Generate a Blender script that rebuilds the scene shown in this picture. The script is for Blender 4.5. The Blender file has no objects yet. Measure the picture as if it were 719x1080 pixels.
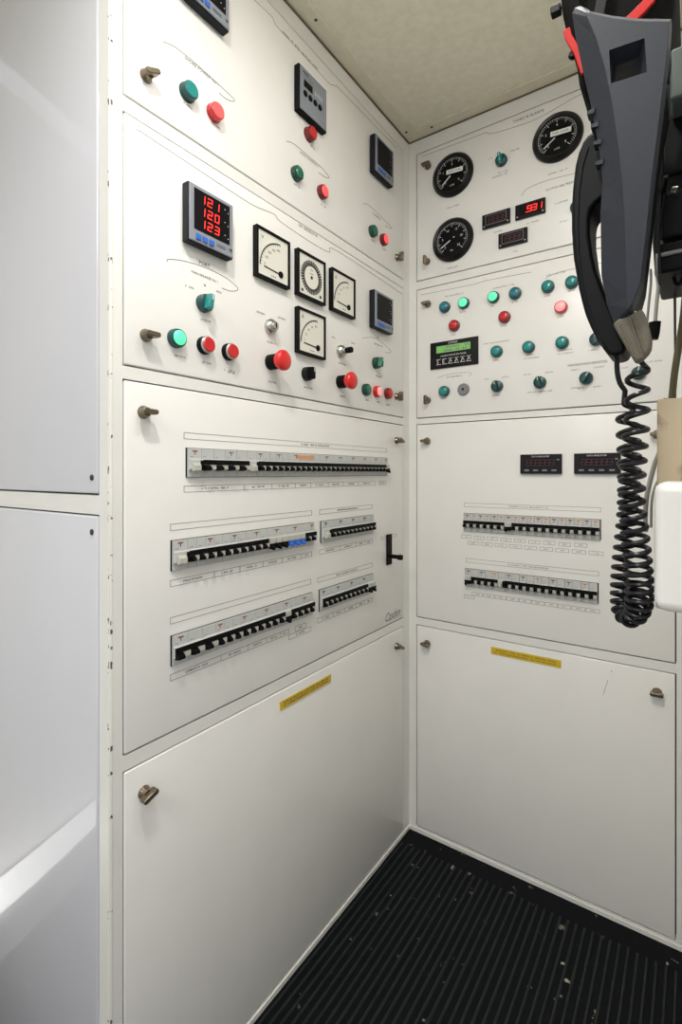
import bpy, bmesh, math, random
from mathutils import Vector, Matrix
random.seed(4)
PI = math.pi
# ------------------------------------------------------------------ camera
# Camera stands at the world origin, 1.031 m above the floor, level, turned 35.1 degrees left of +Y.
FPX, TH, EYE, CX, CY = 530.6, math.radians(35.1), 1.031, 359.5, 499.0
AX, BY, CYW, CEIL = -.68, 1.3124, .3958, 1.995      # wall A plane x, wall B plane y, side cabinet plane y, ceiling height
scene = bpy.context.scene
COL = scene.collection
cd = bpy.data.cameras.new('camera'); cam = bpy.data.objects.new('camera', cd); COL.objects.link(cam)
cam.location = (0, 0, EYE); cam.rotation_euler = (PI/2, 0, TH)
cd.sensor_fit = 'HORIZONTAL'; cd.sensor_width = 36; cd.lens = FPX/719*36
cd.shift_y = (CY-540)/719; cd.clip_start = .02
scene.camera = cam
scene.view_settings.view_transform = 'Standard'; scene.view_settings.look = 'None'
scene.view_settings.exposure = 0.0; scene.view_settings.gamma = 1; scene.view_settings.use_curve_mapping = False
# ------------------------------------------------------------------ light
w = bpy.data.worlds.new('world'); scene.world = w; w.use_nodes = True
w.node_tree.nodes['Background'].inputs[0].default_value = (.97, .98, 1.0, 1)
w.node_tree.nodes['Background'].inputs[1].default_value = .74
def area(name, loc, target, size, size_y, power, color):
    l = bpy.data.lights.new(name, 'AREA'); l.shape = 'RECTANGLE'; l.size = size; l.size_y = size_y
    l.energy = power; l.color = color
    o = bpy.data.objects.new(name, l); COL.objects.link(o); o.location = loc
    o.rotation_euler = (Vector(target)-Vector(loc)).to_track_quat('-Z', 'Y').to_euler()
    return o
area('ceiling_lamp_light', (-.26, .14, 1.955), (-.26, .14, 0), .07, .07, 7.0, (1, .975, .93))
area('wall_b_fill_light', (-.13, .52, 1.955), (-.13, .52, 0), .12, .30, 3.0, (1, .985, .96))  # added fill to brighten wall B, not a known lamp
area('cabin_lamp_light', (-.2, -1.0, 1.955), (-.2, -.9, 0), .5, .9, 10, (.93, .96, 1))
sill_sun = bpy.data.lights.new('sill_sun', 'SUN'); sill_sun.energy = 7; sill_sun.angle = .02
so = bpy.data.objects.new('sill_sun', sill_sun); COL.objects.link(so); so.rotation_euler = (0, 0, 0); so.location = (-1.37, 0, 4)  # added straight-down sunlight, meant only to brighten the sill strip

# ------------------------------------------------------------------ helpers
def ray(u, v):
    c = (u-CX)/FPX
    return Vector((-math.sin(TH)+c*math.cos(TH), math.cos(TH)+c*math.sin(TH), (CY-v)/FPX))
def onA(u, v, o=0):
    r = ray(u, v); t = (AX+o)/r.x; return (t*r.y, EYE+t*r.z)
def onB(u, v, o=0):
    r = ray(u, v); t = (BY-o)/r.y; return (t*r.x, EYE+t*r.z)
def at(u, v, y):
    r = ray(u, v); t = y/r.y; return Vector((t*r.x, y, EYE+t*r.z))
def lin(c):
    return tuple((x/255/12.92 if x/255 <= .04045 else ((x/255+.055)/1.055)**2.4) for x in c)
def mat(name, rgb, rough=.5, metal=0, emit=0, coat=0, bump=0, bscale=200, var=0, vscale=8, emit_rgb=None):
    m = bpy.data.materials.new(name); m.use_nodes = True; nt = m.node_tree; p = nt.nodes['Principled BSDF']
    c = lin(rgb); p.inputs['Base Color'].default_value = (*c, 1)
    p.inputs['Roughness'].default_value = rough; p.inputs['Metallic'].default_value = metal
    if coat: p.inputs['Coat Weight'].default_value = coat; p.inputs['Coat Roughness'].default_value = .03
    if emit: p.inputs['Emission Color'].default_value = (*lin(emit_rgb or rgb), 1); p.inputs['Emission Strength'].default_value = emit
    tc = nt.nodes.new('ShaderNodeTexCoord')
    if bump:
        n = nt.nodes.new('ShaderNodeTexNoise'); n.inputs['Scale'].default_value = bscale; n.inputs['Detail'].default_value = 3
        b = nt.nodes.new('ShaderNodeBump'); b.inputs['Strength'].default_value = bump; b.inputs['Distance'].default_value = .001
        nt.links.new(tc.outputs['Object'], n.inputs['Vector']); nt.links.new(n.outputs[0], b.inputs['Height']); nt.links.new(b.outputs[0], p.inputs['Normal'])
    if var:
        n = nt.nodes.new('ShaderNodeTexNoise'); n.inputs['Scale'].default_value = vscale; n.inputs['Detail'].default_value = 5
        r = nt.nodes.new('ShaderNodeMapRange'); r.inputs[1].default_value = .3; r.inputs[2].default_value = .7
        r.inputs[3].default_value = 1-var; r.inputs[4].default_value = 1
        x = nt.nodes.new('ShaderNodeMix'); x.data_type = 'RGBA'; x.blend_type = 'MULTIPLY'; x.inputs[0].default_value = 1
        x.inputs[6].default_value = (*c, 1)
        nt.links.new(tc.outputs['Object'], n.inputs['Vector']); nt.links.new(n.outputs[0], r.inputs[0])
        nt.links.new(r.outputs[0], x.inputs[7]); nt.links.new(x.outputs[2], p.inputs['Base Color'])
    return m
M = {}
M['paint'] = mat('white_enamel', (235, 233, 228), .30, bump=.05, bscale=260, var=.035, vscale=9)
M['frame'] = mat('frame_enamel', (231, 230, 224), .35, bump=.05, bscale=260, var=.05, vscale=14)
M['gloss'] = mat('glossy_white_enamel', (209, 209, 214), .5, coat=.9, var=.03, vscale=5)
M['gap'] = mat('dark_gap', (22, 21, 19), .8)
M['engrave'] = mat('engraved_grey', (118, 114, 106), .7)
M['engrave_dark'] = mat('engraved_dark', (58, 56, 54), .7)
M['engrave_red'] = mat('engraved_red', (140, 84, 78), .7)
M['ceiling'] = mat('perforated_ceiling', (240, 234, 212), .6, bump=.5, bscale=900, var=.10, vscale=60)
M['trim'] = mat('trim_enamel', (226, 219, 198), .5, bump=.2, bscale=700, var=.08, vscale=30)
M['black'] = mat('black_plastic', (11, 11, 12), .5)
M['gloss_black'] = mat('gloss_black_plastic', (14, 14, 16), .3)
M['screen'] = mat('dark_screen', (12, 9, 13), .45)
M['screen_red'] = mat('dim_red_screen', (36, 16, 22), .35)
M['grey_bezel'] = mat('grey_bezel', (134, 138, 146), .5)
M['bluegrey'] = mat('slate_housing', (20, 23, 30), .5)
M['dial'] = mat('dial_white', (222, 220, 208), .45)
for k_ in ('screen', 'screen_red'): M[k_].node_tree.nodes['Principled BSDF'].inputs['Specular IOR Level'].default_value = .15
M['led'] = mat('red_led', (255, 60, 50), .4, emit=1.3, emit_rgb=(255, 40, 36))
M['led_dim'] = mat('unlit_led', (66, 44, 50), .4)
M['blue'] = mat('blue_key', (52, 104, 190), .4)
M['silver'] = mat('brushed_metal', (190, 188, 182), .28, metal=1)
M['latch'] = mat('nickel_latch', (128, 117, 100), .3, metal=1)
M['teal'] = mat('teal_lens', (22, 132, 128), .25, coat=.4)
M['teal_dark'] = mat('dark_teal_bezel', (12, 66, 66), .35)
M['teal_blue'] = mat('blue_teal_lens', (24, 112, 128), .25, coat=.4)
M['teal_lit'] = mat('lit_green_lens', (90, 225, 165), .3, emit=.75, emit_rgb=(90, 240, 170))
M['green'] = mat('green_lens', (20, 104, 78), .25, coat=.4)
M['green_dark'] = mat('dark_green_bezel', (14, 60, 46), .35)
M['red'] = mat('red_lens', (196, 22, 26), .28, coat=.4)
M['red_dark'] = mat('dark_red_bezel', (112, 22, 26), .35)
M['red_lit'] = mat('lit_red_lens', (250, 84, 84), .3, emit=.55, emit_rgb=(255, 90, 90))
M['pink_lit'] = mat('lit_pink_lens', (250, 150, 150), .3, emit=.5, emit_rgb=(255, 160, 160))
M['mushroom'] = mat('mushroom_red', (214, 26, 24), .3, coat=.4)
M['lcd'] = mat('green_lcd', (120, 176, 96), .3, emit=.25)
M['white'] = mat('white_mark', (225, 225, 222), .5)
M['lightgrey'] = mat('breaker_grey', (192, 193, 190), .45)
M['palegrey'] = mat('breaker_lever_grey', (186, 184, 172), .4)
M['midgrey'] = mat('mid_grey', (128, 128, 128), .5)
M['yellow'] = mat('yellow_tag', (216, 182, 40), .45, var=.1, vscale=90)
M['orange'] = mat('orange_mark', (216, 150, 96), .5)
M['phone'] = mat('slate_blue_plastic', (34, 38, 47), .5, bump=.3, bscale=1500)
M['handset'] = mat('black_handset_plastic', (6, 7, 9), .5)
M['corner_shade'] = mat('corner_shade', (112, 100, 78), .8)
M['boot'] = mat('taupe_rubber', (102, 97, 84), .6, bump=.4, bscale=600, var=.15, vscale=80)
M['bracketgrey'] = mat('bracket_grey', (70, 78, 74), .5)
M['cord'] = mat('black_cord_rubber', (15, 15, 20), .32)
M['redstrap'] = mat('red_webbing', (176, 24, 18), .6, bump=.4, bscale=900)
M['fabric'] = mat('black_fabric', (9, 9, 9), .85, bump=.5, bscale=700)
M['olive'] = mat('olive_cable', (84, 78, 54), .5)
M['greycable'] = mat('grey_cable', (150, 150, 144), .5)
M['whiteplastic'] = mat('white_plastic', (224, 222, 217), .35)
M['sill'] = mat('sill_white', (228, 228, 226), .4)
M['floorgrey'] = mat('floor_grey', (120, 122, 122), .6)
M['lampglow'] = mat('lamp_glow', (255, 250, 240), .5, emit=6)
def rubber():
    m = bpy.data.materials.new('ribbed_rubber'); m.use_nodes = True; nt = m.node_tree; p = nt.nodes['Principled BSDF']
    tc = nt.nodes.new('ShaderNodeTexCoord'); n = nt.nodes.new('ShaderNodeTexNoise'); n.inputs['Scale'].default_value = 34; n.inputs['Detail'].default_value = 6
    n2 = nt.nodes.new('ShaderNodeTexNoise'); n2.inputs['Scale'].default_value = 5
    r = nt.nodes.new('ShaderNodeMapRange'); r.inputs[1].default_value = .655; r.inputs[2].default_value = .69
    r2 = nt.nodes.new('ShaderNodeMapRange'); r2.inputs[1].default_value = .45; r2.inputs[2].default_value = .6
    mu = nt.nodes.new('ShaderNodeMath'); mu.operation = 'MULTIPLY'
    x = nt.nodes.new('ShaderNodeMix'); x.data_type = 'RGBA'; x.inputs[6].default_value = (*lin((11, 14, 16)), 1); x.inputs[7].default_value = (*lin((176, 170, 152)), 1)
    L = nt.links.new
    L(tc.outputs['Object'], n.inputs['Vector']); L(tc.outputs['Object'], n2.inputs['Vector'])
    L(n.outputs[0], r.inputs[0]); L(n2.outputs[0], r2.inputs[0]); L(r.outputs[0], mu.inputs[0]); L(r2.outputs[0], mu.inputs[1])
    L(mu.outputs[0], x.inputs[0]); L(x.outputs[2], p.inputs['Base Color']); p.inputs['Roughness'].default_value = .62
    return m
M['rubber'] = rubber()
M['rib'] = mat('rubber_rib', (38, 42, 44), .5, var=.35, vscale=30)
def wood():
    m = bpy.data.materials.new('weathered_board'); m.use_nodes = True; nt = m.node_tree; p = nt.nodes['Principled BSDF']
    tc = nt.nodes.new('ShaderNodeTexCoord'); n = nt.nodes.new('ShaderNodeTexNoise'); n.inputs['Scale'].default_value = 26; n.inputs['Detail'].default_value = 7
    cr = nt.nodes.new('ShaderNodeValToRGB'); e = cr.color_ramp.elements
    e[0].position = .24; e[0].color = (*lin((96, 84, 72)), 1); e[1].position = .38; e[1].color = (*lin((206, 188, 158)), 1)
    nt.links.new(tc.outputs['Object'], n.inputs['Vector']); nt.links.new(n.outputs[0], cr.inputs[0]); nt.links.new(cr.outputs[0], p.inputs['Base Color'])
    p.inputs['Roughness'].default_value = .7
    return m
M['wood'] = wood()
for k_, v_ in (('rubber', .12), ('rib', .25), ('black', .12), ('fabric', .1), ('phone', .28), ('handset', .14), ('cord', .35), ('slate', .2), ('slate_housing', .2), ('gloss_black', .3), ('bracketgrey', .3), ('redstrap', .2), ('boot', .3)):
    for kk in (k_,):
        if kk in M: M[kk].node_tree.nodes['Principled BSDF'].inputs['Specular IOR Level'].default_value = v_
M['bluegrey'].node_tree.nodes['Principled BSDF'].inputs['Specular IOR Level'].default_value = .2

def chipped():
    m = mat('chipped_enamel', (231, 229, 220), .35); nt = m.node_tree; p = nt.nodes['Principled BSDF']
    tc = nt.nodes.new('ShaderNodeTexCoord'); n = nt.nodes.new('ShaderNodeTexNoise'); n.inputs['Scale'].default_value = 70; n.inputs['Detail'].default_value = 4
    r = nt.nodes.new('ShaderNodeMapRange'); r.inputs[1].default_value = .62; r.inputs[2].default_value = .66
    x = nt.nodes.new('ShaderNodeMix'); x.data_type = 'RGBA'; x.inputs[6].default_value = (*lin((231, 229, 220)), 1); x.inputs[7].default_value = (*lin((84, 76, 66)), 1)
    nt.links.new(tc.outputs['Object'], n.inputs['Vector']); nt.links.new(n.outputs[0], r.inputs[0]); nt.links.new(r.outputs[0], x.inputs[0]); nt.links.new(x.outputs[2], p.inputs['Base Color'])
    return m
M['chipped'] = chipped()

class MB:
    """collects shapes, builds ONE mesh object; faces remember their material"""
    def __init__(s): s.v = []; s.f = []; s.m = []; s.mats = []; s.smooth = []
    def mi(s, k):
        if k not in s.mats: s.mats.append(k)
        return s.mats.index(k)
    def add(s, vs, fs, k, smooth=False):
        o = len(s.v); s.v += [tuple(x) for x in vs]; i = s.mi(k)
        for f in fs: s.f.append([o+j for j in f]); s.m.append(i); s.smooth.append(smooth)
        return s
    def box(s, x0, x1, y0, y1, z0, z1, k):
        vs = [(x, y, z) for x in (x0, x1) for y in (y0, y1) for z in (z0, z1)]
        return s.add(vs, [(0, 1, 3, 2), (4, 6, 7, 5), (0, 4, 5, 1), (2, 3, 7, 6), (0, 2, 6, 4), (1, 5, 7, 3)], k)
    def lathe(s, prof, k, n=28, c=(0, 0, 0), smooth=True, cap=True):
        """profile of (radius, out) about the local -Y axis (out = towards the viewer)"""
        vs = []
        for r, o in prof:
            for i in range(n):
                a = 2*PI*i/n; vs.append((c[0]+r*math.cos(a), c[1]-o, c[2]+r*math.sin(a)))
        fs = [(j*n+i, (j+1)*n+i, (j+1)*n+(i+1) % n, j*n+(i+1) % n) for j in range(len(prof)-1) for i in range(n)]
        s.add(vs, fs, k, smooth)
        if cap: s.add(vs[-n:], [tuple(range(n))], k)
        return s
    def rings(s, rings, k, smooth=True, caps=True):
        n = len(rings[0]); vs = [p for r in rings for p in r]
        fs = [(j*n+i, (j+1)*n+i, (j+1)*n+(i+1) % n, j*n+(i+1) % n) for j in range(len(rings)-1) for i in range(n)]
        s.add(vs, fs, k, smooth)
        if caps: s.add(rings[0], [tuple(range(n))], k); s.add(rings[-1], [tuple(range(n))], k)
        return s
    def tube(s, pts, r, k, n=8):
        pts = [Vector(p) for p in pts]; rs = []
        t0 = (pts[1]-pts[0]).normalized(); nrm = t0.orthogonal().normalized()
        for i, p in enumerate(pts):
            t = (pts[min(i+1, len(pts)-1)]-pts[max(i-1, 0)]).normalized()
            nrm = (nrm - t*nrm.dot(t)).normalized(); bi = t.cross(nrm); rr = r(i/(len(pts)-1)) if callable(r) else r
            rs.append([p+(nrm*math.cos(2*PI*j/n)+bi*math.sin(2*PI*j/n))*rr for j in range(n)])
        return s.rings(rs, k)
    def ribbon(s, pts, wd, k, y=-.0003, close=False):
        """flat engraved line in the local XZ plane"""
        P = [Vector((p[0], p[1])) for p in pts]
        if close: P.append(P[0])
        for a, b in zip(P[:-1], P[1:]):
            d = b-a
            if d.length < 1e-6: continue
            d.normalize(); q = Vector((-d.y, d.x))*wd/2; a2 = a-d*wd*.4; b2 = b+d*wd*.4
            c = [a2+q, b2+q, b2-q, a2-q]
            vs = [(p.x, y, p.y) for p in c]+[(p.x, 0, p.y) for p in c]
            s.add(vs, [(0, 1, 2, 3), (0, 4, 5, 1), (1, 5, 6, 2), (2, 6, 7, 3), (3, 7, 4, 0)], k)
        return s
    def poly(s, pts, y0, y1, k):
        n = len(pts); return s.rings([[(p[0], y0, p[1]) for p in pts], [(p[0], y1, p[1]) for p in pts]], k, smooth=False)
    def mesh(s, name):
        me = bpy.data.meshes.new(name); me.from_pydata(s.v, [], s.f)
        for k in s.mats: me.materials.append(M[k])
        me.polygons.foreach_set('material_index', s.m); me.polygons.foreach_set('use_smooth', s.smooth); me.update()
        bm = bmesh.new(); bm.from_mesh(me); bmesh.ops.remove_doubles(bm, verts=bm.verts, dist=1e-6)
        bmesh.ops.recalc_face_normals(bm, faces=bm.faces); bm.to_mesh(me); bm.free()
        try: me.set_sharp_from_angle(angle=math.radians(42))
        except Exception: pass
        return me
def link(name, me, parent=None, loc=(0, 0, 0), rot=None, label=None, bevel=0, seg=2):
    if isinstance(me, MB): me = me.mesh(name)
    o = bpy.data.objects.new(name, me); COL.objects.link(o); o.location = loc
    if rot is not None: o.rotation_euler = rot
    if parent: o.parent = parent
    if label: o['label'] = label
    if bevel:
        b = o.modifiers.new('bevel', 'BEVEL'); b.width = bevel; b.segments = seg; b.limit_method = 'ANGLE'; b.angle_limit = math.radians(35)
        if bevel >= .003:
            b.harden_normals = True; me.polygons.foreach_set('use_smooth', [True]*len(me.polygons))
    return o
def thing(name, label, cat, loc=(0, 0, 0), rotz=0, group=None):
    o = bpy.data.objects.new(name, None); COL.objects.link(o); o.empty_display_size = .05
    o.location = loc; o.rotation_euler = (0, 0, rotz); o['label'] = label; o['category'] = cat
    if group: o['group'] = group
    return o
def tag(o, label, cat, group=None):
    o['label'] = label; o['category'] = cat
    if group: o['group'] = group
    return o
def struct(name, mb, **k):
    o = link(name, mb, **k); o['kind'] = 'structure'; return o

# text as mesh, flat in local XZ, centred
_tx = {}
def textgeo(t, size, shear=0):
    key = (t, shear)
    if key not in _tx:
        c = bpy.data.curves.new('t', 'FONT'); c.body = t; c.size = 1; c.resolution_u = 2; c.shear = shear
        c.align_x = 'CENTER'; c.align_y = 'CENTER'
        o = bpy.data.objects.new('t', c); COL.objects.link(o)
        bpy.context.view_layer.update()
        me = bpy.data.meshes.new_from_object(o.evaluated_get(bpy.context.evaluated_depsgraph_get()))
        _tx[key] = ([tuple(v.co) for v in me.vertices], [tuple(p.vertices) for p in me.polygons])
        bpy.data.objects.remove(o); bpy.data.meshes.remove(me); bpy.data.curves.remove(c)
    v, f = _tx[key]
    return [(x*size, y*size) for x, y, _ in v], f
def put_text(mb, t, x, z, size, k, y=-.0004, shear=0, tilt=0, sx=1):
    v, f = textgeo(t, size, shear)
    ca, sa = math.cos(tilt), math.sin(tilt)
    mb.add([(x+(a*ca-b*sa)*sx, y, z+a*sa+b*ca) for a, b in v], f, k)
def scribble(mb, x, z, wd, h, k='engrave', y=-.0003):
    """a line of tiny lettering too small to read: broken upright and flat strokes"""
    n = max(3, int(wd/(h*.75))); st = wd/n
    for i in range(n):
        if random.random() < .14: continue
        a = x-wd/2+st*(i+.2); b = a+st*.6
        mb.ribbon([(a, z-h/2), (a, z+h/2)], h*.16, k, y=y)
        mb.ribbon([(a, z+random.choice((-.45, 0, .45))*h), (b, z+random.choice((-.45, 0, .45))*h)], h*.16, k, y=y)
SEG = {'0': 'abcdef', '1': 'bc', '2': 'abged', '3': 'abgcd', '4': 'fgbc', '5': 'afgcd', '7': 'abc', '8': 'abcdefg', '9': 'abcdfg', '-': 'g'}
def seg7(mb, ch, x, z, h, k, y):
    wd = h*.68; t = h*.12; sl = .10
    E = {'a': ((0, 1), (1, 1)), 'b': ((1, .5), (1, 1)), 'c': ((1, 0), (1, .5)), 'd': ((0, 0), (1, 0)), 'e': ((0, 0), (0, .5)), 'f': ((0, .5), (0, 1)), 'g': ((0, .5), (1, .5))}
    for s in SEG.get(ch, ''):
        (a, b), (c, d) = E[s]
        p = [(x+a*wd+b*h*sl, z+b*h), (x+c*wd+d*h*sl, z+d*h)]
        mb.ribbon(p, t, k, y=y)

# ------------------------------------------------------------------ structure
# floor, ceiling
struct('floor', MB().box(-1.46, .08, -1.6, BY+.05, -.06, -.006, 'floorgrey'))
c = MB(); c.box(-1.30, .08, -1.6, BY+.05, CEIL, CEIL+.04, 'ceiling'); c.box(-1.7, -1.43, -1.6, BY, CEIL, CEIL+.04, 'ceiling')
c.box(-1.43, -1.30, .7, BY, CEIL, CEIL+.04, 'ceiling')
struct('ceiling', c)  # open slot at the far left is invented to let sunlight onto the sill
def frame_wall(mb, s0, s1, z0, z1, openings, put):
    """face frame made of rails and stiles around the openings (one column)"""
    g = .0024
    a = min(o[0] for o in openings)-g; b = max(o[1] for o in openings)+g
    put(s0, a, z0, z1); put(b, s1, z0, z1)
    zs = sorted((o[2]-g, o[3]+g) for o in openings); cur = z0
    for lo, hi in zs: put(a, b, cur, lo); cur = hi
    put(a, b, cur, z1)
OA = [(.418, 1.273, 1.583, 1.949), (.418, 1.273, 1.190, 1.557), (.418, 1.273, .621, 1.1665), (.418, 1.273, .015, .594)]
OB = [(-.654, -.035, 1.584, 1.948), (-.654, -.035, 1.190, 1.557), (-.654, -.035, .6185, 1.1695), (-.654, -.035, .017, .593)]
OC = [(-1.40, -.710, 1.001, 1.949), (-1.40, -.710, .017, .968)]
m = MB(); frame_wall(m, CYW, BY, 0, CEIL, OA, lambda a, b, z0, z1: m.box(AX-.020, AX, a, b, z0, z1, 'frame'))
m.box(AX-.04, AX-.020, CYW+.02, BY, 0, CEIL, 'gap')
struct('wall_left', m)
m = MB(); frame_wall(m, AX-.0005, .05, 0, CEIL, OB, lambda a, b, z0, z1: m.box(a, b, BY, BY+.020, z0, z1, 'frame'))
m.box(AX, .05, BY+.020, BY+.04, 0, CEIL, 'gap')
struct('wall_back', m)
m = MB(); frame_wall(m, -1.43, AX-.0008, 0, CEIL, OC, lambda a, b, z0, z1: m.box(a, b, CYW+.0004, CYW+.020, z0, z1, 'frame'))
m.box(-1.43, AX-.03, CYW+.021, CYW+.04, 0, CEIL, 'gap')
struct('wall_side', m)
struct('wall_right', MB().box(.05, .08, .34, BY, -.006, CEIL, 'frame'))
struct('wall_far_left', MB().box(-1.46, -1.43, -1.6, CYW, -.006, CEIL, 'frame'))
# cabinet corner bead between wall_side and wall_left
m = MB(); m.tube([(AX-.003, CYW+.003, 0), (AX-.003, CYW+.003, CEIL)], .0036, 'chipped', 12); struct('trim_1', m)
# ceiling edge strips with screws and a mitred corner plate
m = MB(); m.box(AX, AX+.034, -1.2, BY-.036, CEIL-.004, CEIL, 'trim'); t2 = struct('trim_2', m, bevel=.001)
m = MB(); m.box(AX, .05, BY-.036+.0008, BY, CEIL-.004, CEIL, 'trim'); t3 = struct('trim_3', m, bevel=.001)
m = MB(); m.box(AX, AX+.0345, BY-.08, BY-.0355, CEIL-.0052, CEIL-.004, 'trim'); struct('trim_4', m)
def screw(parent, loc, r=.0035, name='screw'):
    m = MB(); n = 12
    m.rings([[(r*q*math.cos(2*PI*i/n), r*q*math.sin(2*PI*i/n), z) for i in range(n)] for q, z in ((1, 0), (.9, -.0012), (.4, -.002))], 'engrave_dark')
    return link(name, m, parent, loc)
def ceil_pt(u, v):
    r = ray(u, v); t = (CEIL-.004-EYE)/r.z; return (t*r.x, t*r.y, CEIL-.004)
for q in ((333, 21),): screw(t2, ceil_pt(*q))
screw(t2, (AX+.017, .55, CEIL-.004)); screw(t2, (AX+.017, .2, CEIL-.004))
for q in ((455, 134), ): screw(t3, ceil_pt(*q))
screw(t2, (AX+.017, BY-.05, CEIL-.0052))
m = MB(); m.box(AX+.0002, AX+.003, CYW, BY-.003, CEIL-.0085, CEIL-.0045, 'corner_shade'); m.box(AX+.003, .05, BY-.003, BY-.0002, CEIL-.0075, CEIL-.0045, 'corner_shade'); struct('corner_shade_strip', m)  # brown strips paint in the soft shade where walls meet the ceiling
# skirting rail in front of wall A and B foot; door sill at the left
struct('baseboard_left', MB().box(AX, AX+.003, CYW, BY, -.006, .008, 'frame'))
struct('baseboard_back', MB().box(AX+.003, .05, BY-.003, BY, -.006, .008, 'frame'))
struct('trim_5', MB().box(-1.42, -1.305, -1.6, CYW-.002, -.006, .004, 'sill'))
# ribbed rubber mat
m = MB(); m.box(AX+.0035, .05-.002, CYW, BY-.0035, -.006, -.001, 'rubber'); m.box(-1.19, .05-.002, -1.6, CYW-.002, -.006, -.001, 'rubber')
x = AX+.012
while x < .04:
    y1 = BY-.062
    vs = []
    for yy in (-1.5, y1): vs.append([(x-.0028, yy, -.001), (x-.0014, yy, .0012), (x+.0014, yy, .0012), (x+.0028, yy, -.001)])
    m.rings(vs, 'rib', smooth=False); x += .0172
mo = link('rubber_mat', m); tag(mo, 'black ribbed rubber mat covering the floor between the switchboards', 'floor mat')

# ------------------------------------------------------------------ panels
def bevmesh(me, wd, seg=2):
    o = bpy.data.objects.new('tmp', me); COL.objects.link(o); b = o.modifiers.new('b', 'BEVEL'); b.width = wd; b.segments = seg
    b.limit_method = 'ANGLE'; b.angle_limit = math.radians(40); bpy.context.view_layer.update()
    r = bpy.data.meshes.new_from_object(o.evaluated_get(bpy.context.evaluated_depsgraph_get()))
    bpy.data.objects.remove(o); return r
class Panel:
    def __init__(s, side, o, label, name='control_panel', cat='control panel', paint='paint', plate_bevel=.0020):
        s.side = side; s.o = o; s.s0 = (o[0]+o[1])/2; s.z0 = o[2]
        if side == 'A': loc, rz, s.fn = (AX, s.s0, s.z0), PI/2, onA
        elif side == 'B': loc, rz, s.fn = (s.s0, BY, s.z0), 0, onB
        else: loc, rz, s.fn = (s.s0, CYW, s.z0), 0, None
        s.root = thing(name, label, cat, loc, rz)
        hw = (o[1]-o[0])/2; h = o[3]-o[2]
        s.eng = MB(); s.front = -.0015
        pm = bevmesh(MB().box(-hw, hw, 0, .018, 0, h, paint).mesh('plate'), plate_bevel, 3)
        s.eng.add([v.co for v in pm.vertices], [tuple(q.vertices) for q in pm.polygons], paint)
    def px(s, u, v, off=0):
        a, z = s.fn(u, v, off+.0015); return (a-s.s0, z-s.z0)
    def put(s, me, name, u, v, off=0, label=None, rot=0, xz=None):
        x, z = xz if xz else s.px(u, v, off)
        return link(name, me, s.root, (x, s.front, z), (0, rot, 0), label)
    def line(s, pts, wd=.0009, k='engrave', close=False): s.eng.ribbon([s.px(*p) for p in pts], wd, k, close=close)
    def smooth_line(s, pts, wd=.0009, k='engrave'):
        P = [Vector(s.px(*p)) for p in pts]; out = []
        for i in range(len(P)-1):
            p0, p1, p2, p3 = P[max(i-1, 0)], P[i], P[i+1], P[min(i+2, len(P)-1)]
            for j in range(6):
                t = j/6; out.append(.5*((2*p1)+(p2-p0)*t+(2*p0-5*p1+4*p2-p3)*t*t+(3*p1-p0-3*p2+p3)*t**3))
        out.append(P[-1]); s.eng.ribbon(out, wd, k)
    def rect(s, x0, x1, z0, z1, wd=.0007, k='engrave', cells=()):
        s.eng.ribbon([(x0, z0), (x1, z0), (x1, z1), (x0, z1)], wd, k, close=True)
        for c in cells: s.eng.ribbon([(c, z0), (c, z1)], wd, k)
    def text(s, t, u, v, size, k='engrave_dark', **kw):
        x, z = s.px(u, v); put_text(s.eng, t, x, z, size, k, **kw)
    def scr(s, u, v, wd=.02, h=.003, k='engrave'):
        x, z = s.px(u, v); scribble(s.eng, x, z, wd, h, k)
    def finish(s):
        if s.eng.v: link('panel_plate', s.eng, s.root, (0, s.front, 0))

# ------------------------------------------------------------------ devices (local: X right, Z up, -Y out of the panel)
def m_latch():
    base = MB().lathe([(.0125, 0), (.0125, .002), (.0105, .005), (.0085, .011), (.0085, .014)], 'latch'); base.v = [tuple(c_*.8 for c_ in q) for q in base.v]; base = base.mesh('panel_latch')
    h = MB(); h.poly([(-.016, -.0030), (-.013, -.0048), (.013, -.0048), (.016, -.0030), (.016, .0030), (.013, .0048), (-.013, .0048), (-.016, .0030)], -.026, -.010, 'latch'); h.v = [tuple(c_*.8 for c_ in q) for q in h.v]
    return base, bevmesh(h.mesh('latch_wing'), .0012)
LATCH, WING = m_latch()
def latch(p, u, v, ang=0, label=None):
    b = p.put(LATCH, 'panel_latch', u, v, .008, label); link('latch_wing', WING, b, rot=(0, ang, 0)); return b
_pl = {}
def pilot(p, u, v, lens='teal', bez='teal_dark', label=None, kind='pilot', r=.0148, name='indicator_light', off=.008):
    key = (lens, bez, kind)
    if key not in _pl:
        if kind == 'pilot':
            b = MB().lathe([(.0152, 0), (.0152, .006), (.0140, .011), (.0118, .0118)], bez)
            l = MB().lathe([(.0118, .009), (.0118, .0125), (.010, .0142), (.006, .0152), (.001, .0155)], lens)
        elif kind == 'flat':
            b = MB().lathe([(.0140, 0), (.0140, .010), (.0135, .0135), (.0120, .0140)], bez)
            b.lathe([(.0150, 0), (.0150, .0035)], bez)
            l = MB().lathe([(.0122, .012), (.0122, .0145), (.0115, .0155)], lens)
        else:   # push button with silver ring
            b = MB().lathe([(.0150, 0), (.0150, .005), (.0138, .010)], 'black'); b.lathe([(.0138, .008), (.0138, .0125), (.0122, .0138)], 'silver')
            l = MB().lathe([(.0120, .010), (.0120, .0155), (.0110, .0165)], lens)
        _pl[key] = (b.mesh(name), l.mesh('lens'))
    b, l = _pl[key]; o = p.put(b, name, u, v, off, label)
    link('lens' if kind != 'push' else 'button_cap', l, o, label=None); return o
_sel = {}
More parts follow.
